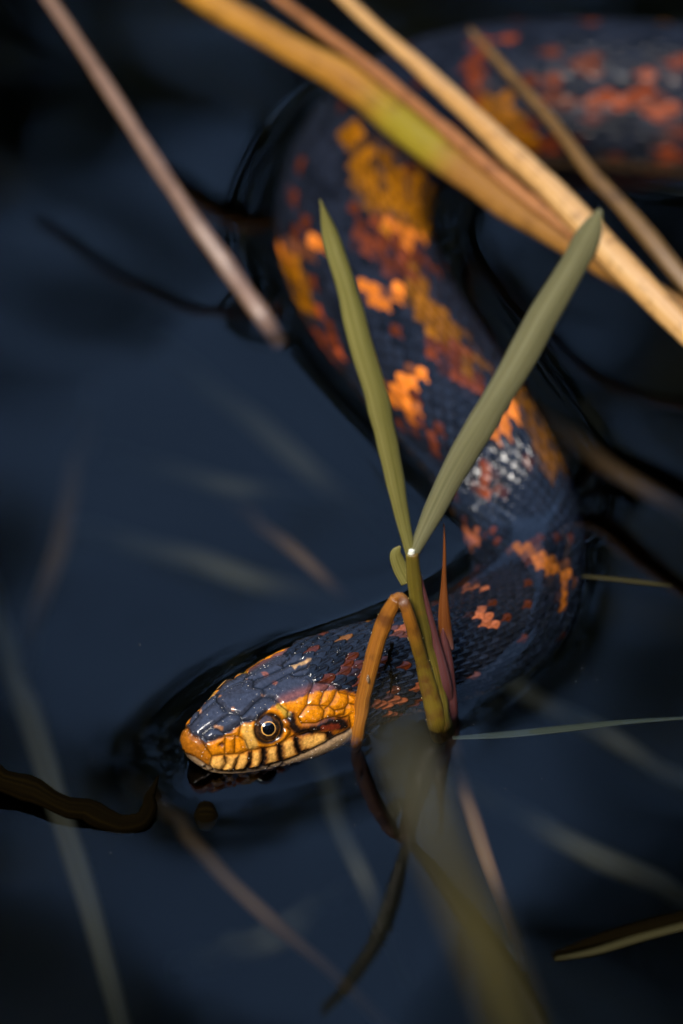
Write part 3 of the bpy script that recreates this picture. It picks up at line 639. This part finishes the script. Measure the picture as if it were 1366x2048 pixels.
# --- dry reeds leaning over the snake
def reed(label, ps, w, t, mat, cat='reed', **kw):
    p = pts(*ps); base = p[-1]
    o = sweep('dry_reed', p, w, t, mat, None, n=110, nseg=16, **kw)
    return tag(o, label, cat, 'dry reeds leaning over the snake')
reed('thick golden dry reed with a yellow-green band crossing over the snake', [(330, -60, 29), (440, 15, 28.5), (580, 95, 28), (720, 180, 27.5), (860, 290, 27), (1000, 395, 26.5), (1150, 490, 26), (1366, 625, 24), (1480, 690, 23)],
     [2.7, 2.9, 3.3, 3.7, 3.8, 3.5, 3.2, 2.8, 2.6], [2.4]*9, M['straw'], wob=0.15)
reed('pale straw reed with a bright sheen lying across the green leaf tip', [(640, -50, 40), (760, 65, 39), (900, 190, 38), (1040, 320, 37), (1160, 440, 36), (1260, 550, 35), (1366, 655, 34), (1480, 770, 32)],
     [1.2, 1.5, 2.0, 2.6, 3.1, 3.1, 2.7, 2.4], [1.0, 1.2, 1.5, 1.9, 2.2, 2.1, 1.9, 1.6], M['straw_pale'], wob=0.12)
reed('thin reddish reed running between the golden and pale reeds', [(510, -40, 34), (620, 45, 33.5), (760, 150, 33), (880, 250, 32.5), (1010, 360, 31.5), (1130, 455, 30.5), (1300, 580, 29)],
     [.9, 1.1, 1.3, 1.5, 1.6, 1.5, 1.3], [.8, .9, 1.0, 1.1, 1.1, 1.0, .9], M['straw_red'], wob=0.1)
reed('slender dull brown reed over the far coil of the snake', [(940, 60, 30), (1010, 135, 29), (1110, 250, 28), (1190, 355, 26), (1290, 465, 22), (1366, 560, 17), (1460, 670, 10)],
     [0.6, 1.0, 1.2, 1.5, 1.8, 1.9, 1.7], [.5, .8, .9, 1.0, 1.2, 1.2, 1.0], M['straw_dull'], wob=0.1)
reed('greyish pink reed dipping into open water left of the snake', [(60, -60, 36), (120, 30, 32), (200, 150, 27), (290, 290, 20), (380, 430, 13), (460, 540, 6), (530, 640, 0), (560, 690, -8)],
     [1.1, 1.3, 1.4, 1.5, 1.7, 2.0, 1.8, 1.5], [1.0]*8, M['straw_grey'], wob=0.1)
# --- near, strongly blurred blade rising towards the lens
o = sweep('grass_blade', [at(1120, 2300, 150), at(1010, 2000, 190), at(930, 1800, 215), at(860, 1640, 235), at(805, 1480, 250), at(782, 1400, 258)], [3.2, 3.0, 2.6, 1.8, 1.0, .3], [.5]*6, M['near_blade'], None, n=60)
tag(o, 'blurred olive grass blade rising close in front of the water', 'grass blade')
# --- blades lying on the surface
def floating(label, ps, w, t, mat, **kw):
    o = sweep('floating_blade', pts(*ps), w, t, mat, None, n=60, facing=(0, 0, 1), **kw); return tag(o, label, 'grass blade', 'thin blades floating on the pond')
floating('long thin grey-green blade floating right of the stalk bases', [(905, 1476, -.6), (1010, 1469, -.2), (1130, 1457, .1), (1250, 1444, -.2), (1400, 1434, -.8)], [.5, 1.0, 1.0, .7, .3], [.15]*5, M['floating'])
floating('short olive blade floating beside the sunken snake bend', [(1165, 1152, .2), (1230, 1158, .3), (1300, 1166, .3), (1345, 1172, .2)], [.4, .6, .6, .1], [.15]*4, M['olive_blade'])
floating('olive blade floating beside a dark wet leaf', [(1110, 1918, .3), (1190, 1902, .3), (1290, 1872, .3), (1420, 1838, .3)], [.3, .8, 1.0, 1.0], [.2]*4, M['olive_blade'])
floating('dark wet leaf floating beside an olive blade', [(1105, 1908, .5), (1190, 1880, .5), (1290, 1852, .5), (1420, 1818, .5)], [.3, 1.2, 1.6, 1.4], [.2]*4, M['twig'])
o = sweep('twig', pts((-60, 1535, 3), (40, 1572, 2.6), (120, 1606, 2), (200, 1632, 1.2), (268, 1644, .8), (290, 1636, .9), (302, 1600, 1.2), (309, 1560, 2)), [2.2, 2.5, 2.1, 2.4, 1.9, 1.7, 1.3, .3], [1.5]*8, M['twig'], None, n=110, wob=0.35)  # stands in for a dark reflection, floated to cover the mirrored sky
tag(o, 'dark brown hooked twig floating on the water before the snake', 'twig')
c = at(412, 1632, 0.3)  # dark blob put in for a dot in the water's reflection
o = sweep('seed', [c+np.array([-2.4*MM, 0, 0]), c+np.array([-1.4*MM, 0, 0]), c, c+np.array([1.4*MM, 0, 0]), c+np.array([2.4*MM, 0, 0])], [.3, 2.4, 3.0, 2.4, .3], [.2, 1.2, 1.5, 1.2, .2], M['twig'], None, n=24)
tag(o, 'small dark round seed floating below the snake chin', 'seed')
# --- sunken stalks
SUNK = [((0, 1250), (70, 1450), (190, 1850), (250, 2100), 3.4, -70, 'dead'), ((330, 1620), (430, 1730), (520, 1820), (720, 2000), 2.4, -60, 'dead_rust'),
        ((430, 1910), (520, 1880), (600, 1840), (670, 1800), 5.0, -80, 'dead'), ((640, 1540), (690, 1660), (730, 1770), (780, 1880), 3.0, -60, 'dead'),
        ((915, 1520), (940, 1620), (975, 1730), (1015, 1850), 2.2, -30, 'dead_rust'), ((1000, 1350), (1120, 1430), (1250, 1500), (1420, 1580), 3.0, -60, 'dead'),
        ((960, 1590), (1080, 1660), (1220, 1730), (1420, 1820), 3.6, -70, 'dead'), ((240, 1080), (400, 1130), (540, 1160), (700, 1230), 3.6, -70, 'dead'),
        ((300, 930), (420, 965), (520, 985), (650, 1000), 2.6, -80, 'dead'), ((500, 1030), (570, 1090), (640, 1150), (720, 1230), 1.8, -50, 'dead_rust'),
        ((1080, 840), (1190, 910), (1280, 970), (1420, 1060), 2.4, -50, 'dead_rust'), ((400, 760), (520, 850), (640, 960), (760, 1060), 3.0, -80, 'dead'),
        ((170, 880), (140, 1010), (100, 1150), (60, 1300), 2.6, -80, 'dead_rust')]
WHERE = ['along the pond edge past the hooked twig', 'slanting away below the floating seed', 'thick and pale, crossing the stalk below the seed', 'below the snake jaw beside the bent stalk mirror image', 'rust-tipped, below the base of the forked grass',
         'under the long floating grey-green blade', 'between the floating grey-green blade and the dark wet leaf', 'running towards the far side of the snake neck', 'in open water inside the snake bend', 'short and rusty, reaching the far side of the snake neck',
         'beyond the short floating olive blade', 'inside the snake bend towards the left grass leaf', 'upright and rusty in open water far from the snake']
for (a, b2, c, d, w, z, mt), wh in zip(SUNK, WHERE):
    a, b2, c, d = (np.array(q, float) for q in (a, b2, c, d)); mid = (b2+c)/2
    e0 = mid+(a-mid)*1.5; e1 = mid+(d-mid)*1.5
    o = sweep('sunken_stalk', [at(*e0, z*1.5-55), at(*((a+b2)/2), z*1.15-18), at(*mid, z-12), at(*((c+d)/2), z*1.15-16), at(*e1, z*1.4-50)], [w*.4, w*.7, w*.75, w*.65, w*.4], [w*.4]*5, M[mt], None, n=60, wob=0.4)
    tag(o, ('sunken dead stalk ' + wh), 'stalk', 'sunken stalks in the pond')

# --- droplet on the bent stalk, wet scraps on the snake's neck, dust on the water film
c = at(736, 1358, 15.2)
o = sweep('droplet', [c+CU*0.9*MM, c+CU*0.5*MM, c, c-CU*0.5*MM, c-CU*0.9*MM], [.05, .26, .32, .26, .05], [.05, .3, .36, .3, .05], M['drop'], bs, n=18, nseg=12)
ps = empty('plant_scrap', at(780, 1345, 12.5), 'thin black branching plant scrap clinging to the snake neck', 'plant scrap')
for k, st in enumerate([((784, 1290, 13), (778, 1318, 12.6), (782, 1342, 12)), ((782, 1342, 12), (784, 1365, 10), (779, 1392, 7.6)), ((783, 1360, 10.4), (792, 1350, 11.5), (800, 1343, 12)), ((780, 1320, 12.6), (772, 1332, 12.4), (768, 1342, 12))]):
    sweep('strand', pts(*st), [.35, .3, .08], [.3, .25, .08], M['twig'], ps, n=16, nseg=8, wob=0.1)
nd = 150; xy = np.array([at(x, y, 0) for x, y in np.column_stack([rng.uniform(150, 1250, nd), rng.normal(1500, 130, nd)])]); xy[:, 2] = 0.05*MM
ok = snake_dist(xy[:, 0], xy[:, 1]) > 9
o = specks('floating_dust', xy[ok], rng.gamma(1.3, 0.018, ok.sum())*MM+0.01*MM, M['dust'], None)
tag(o, 'pale dust specks floating on the dark water film', 'dust')
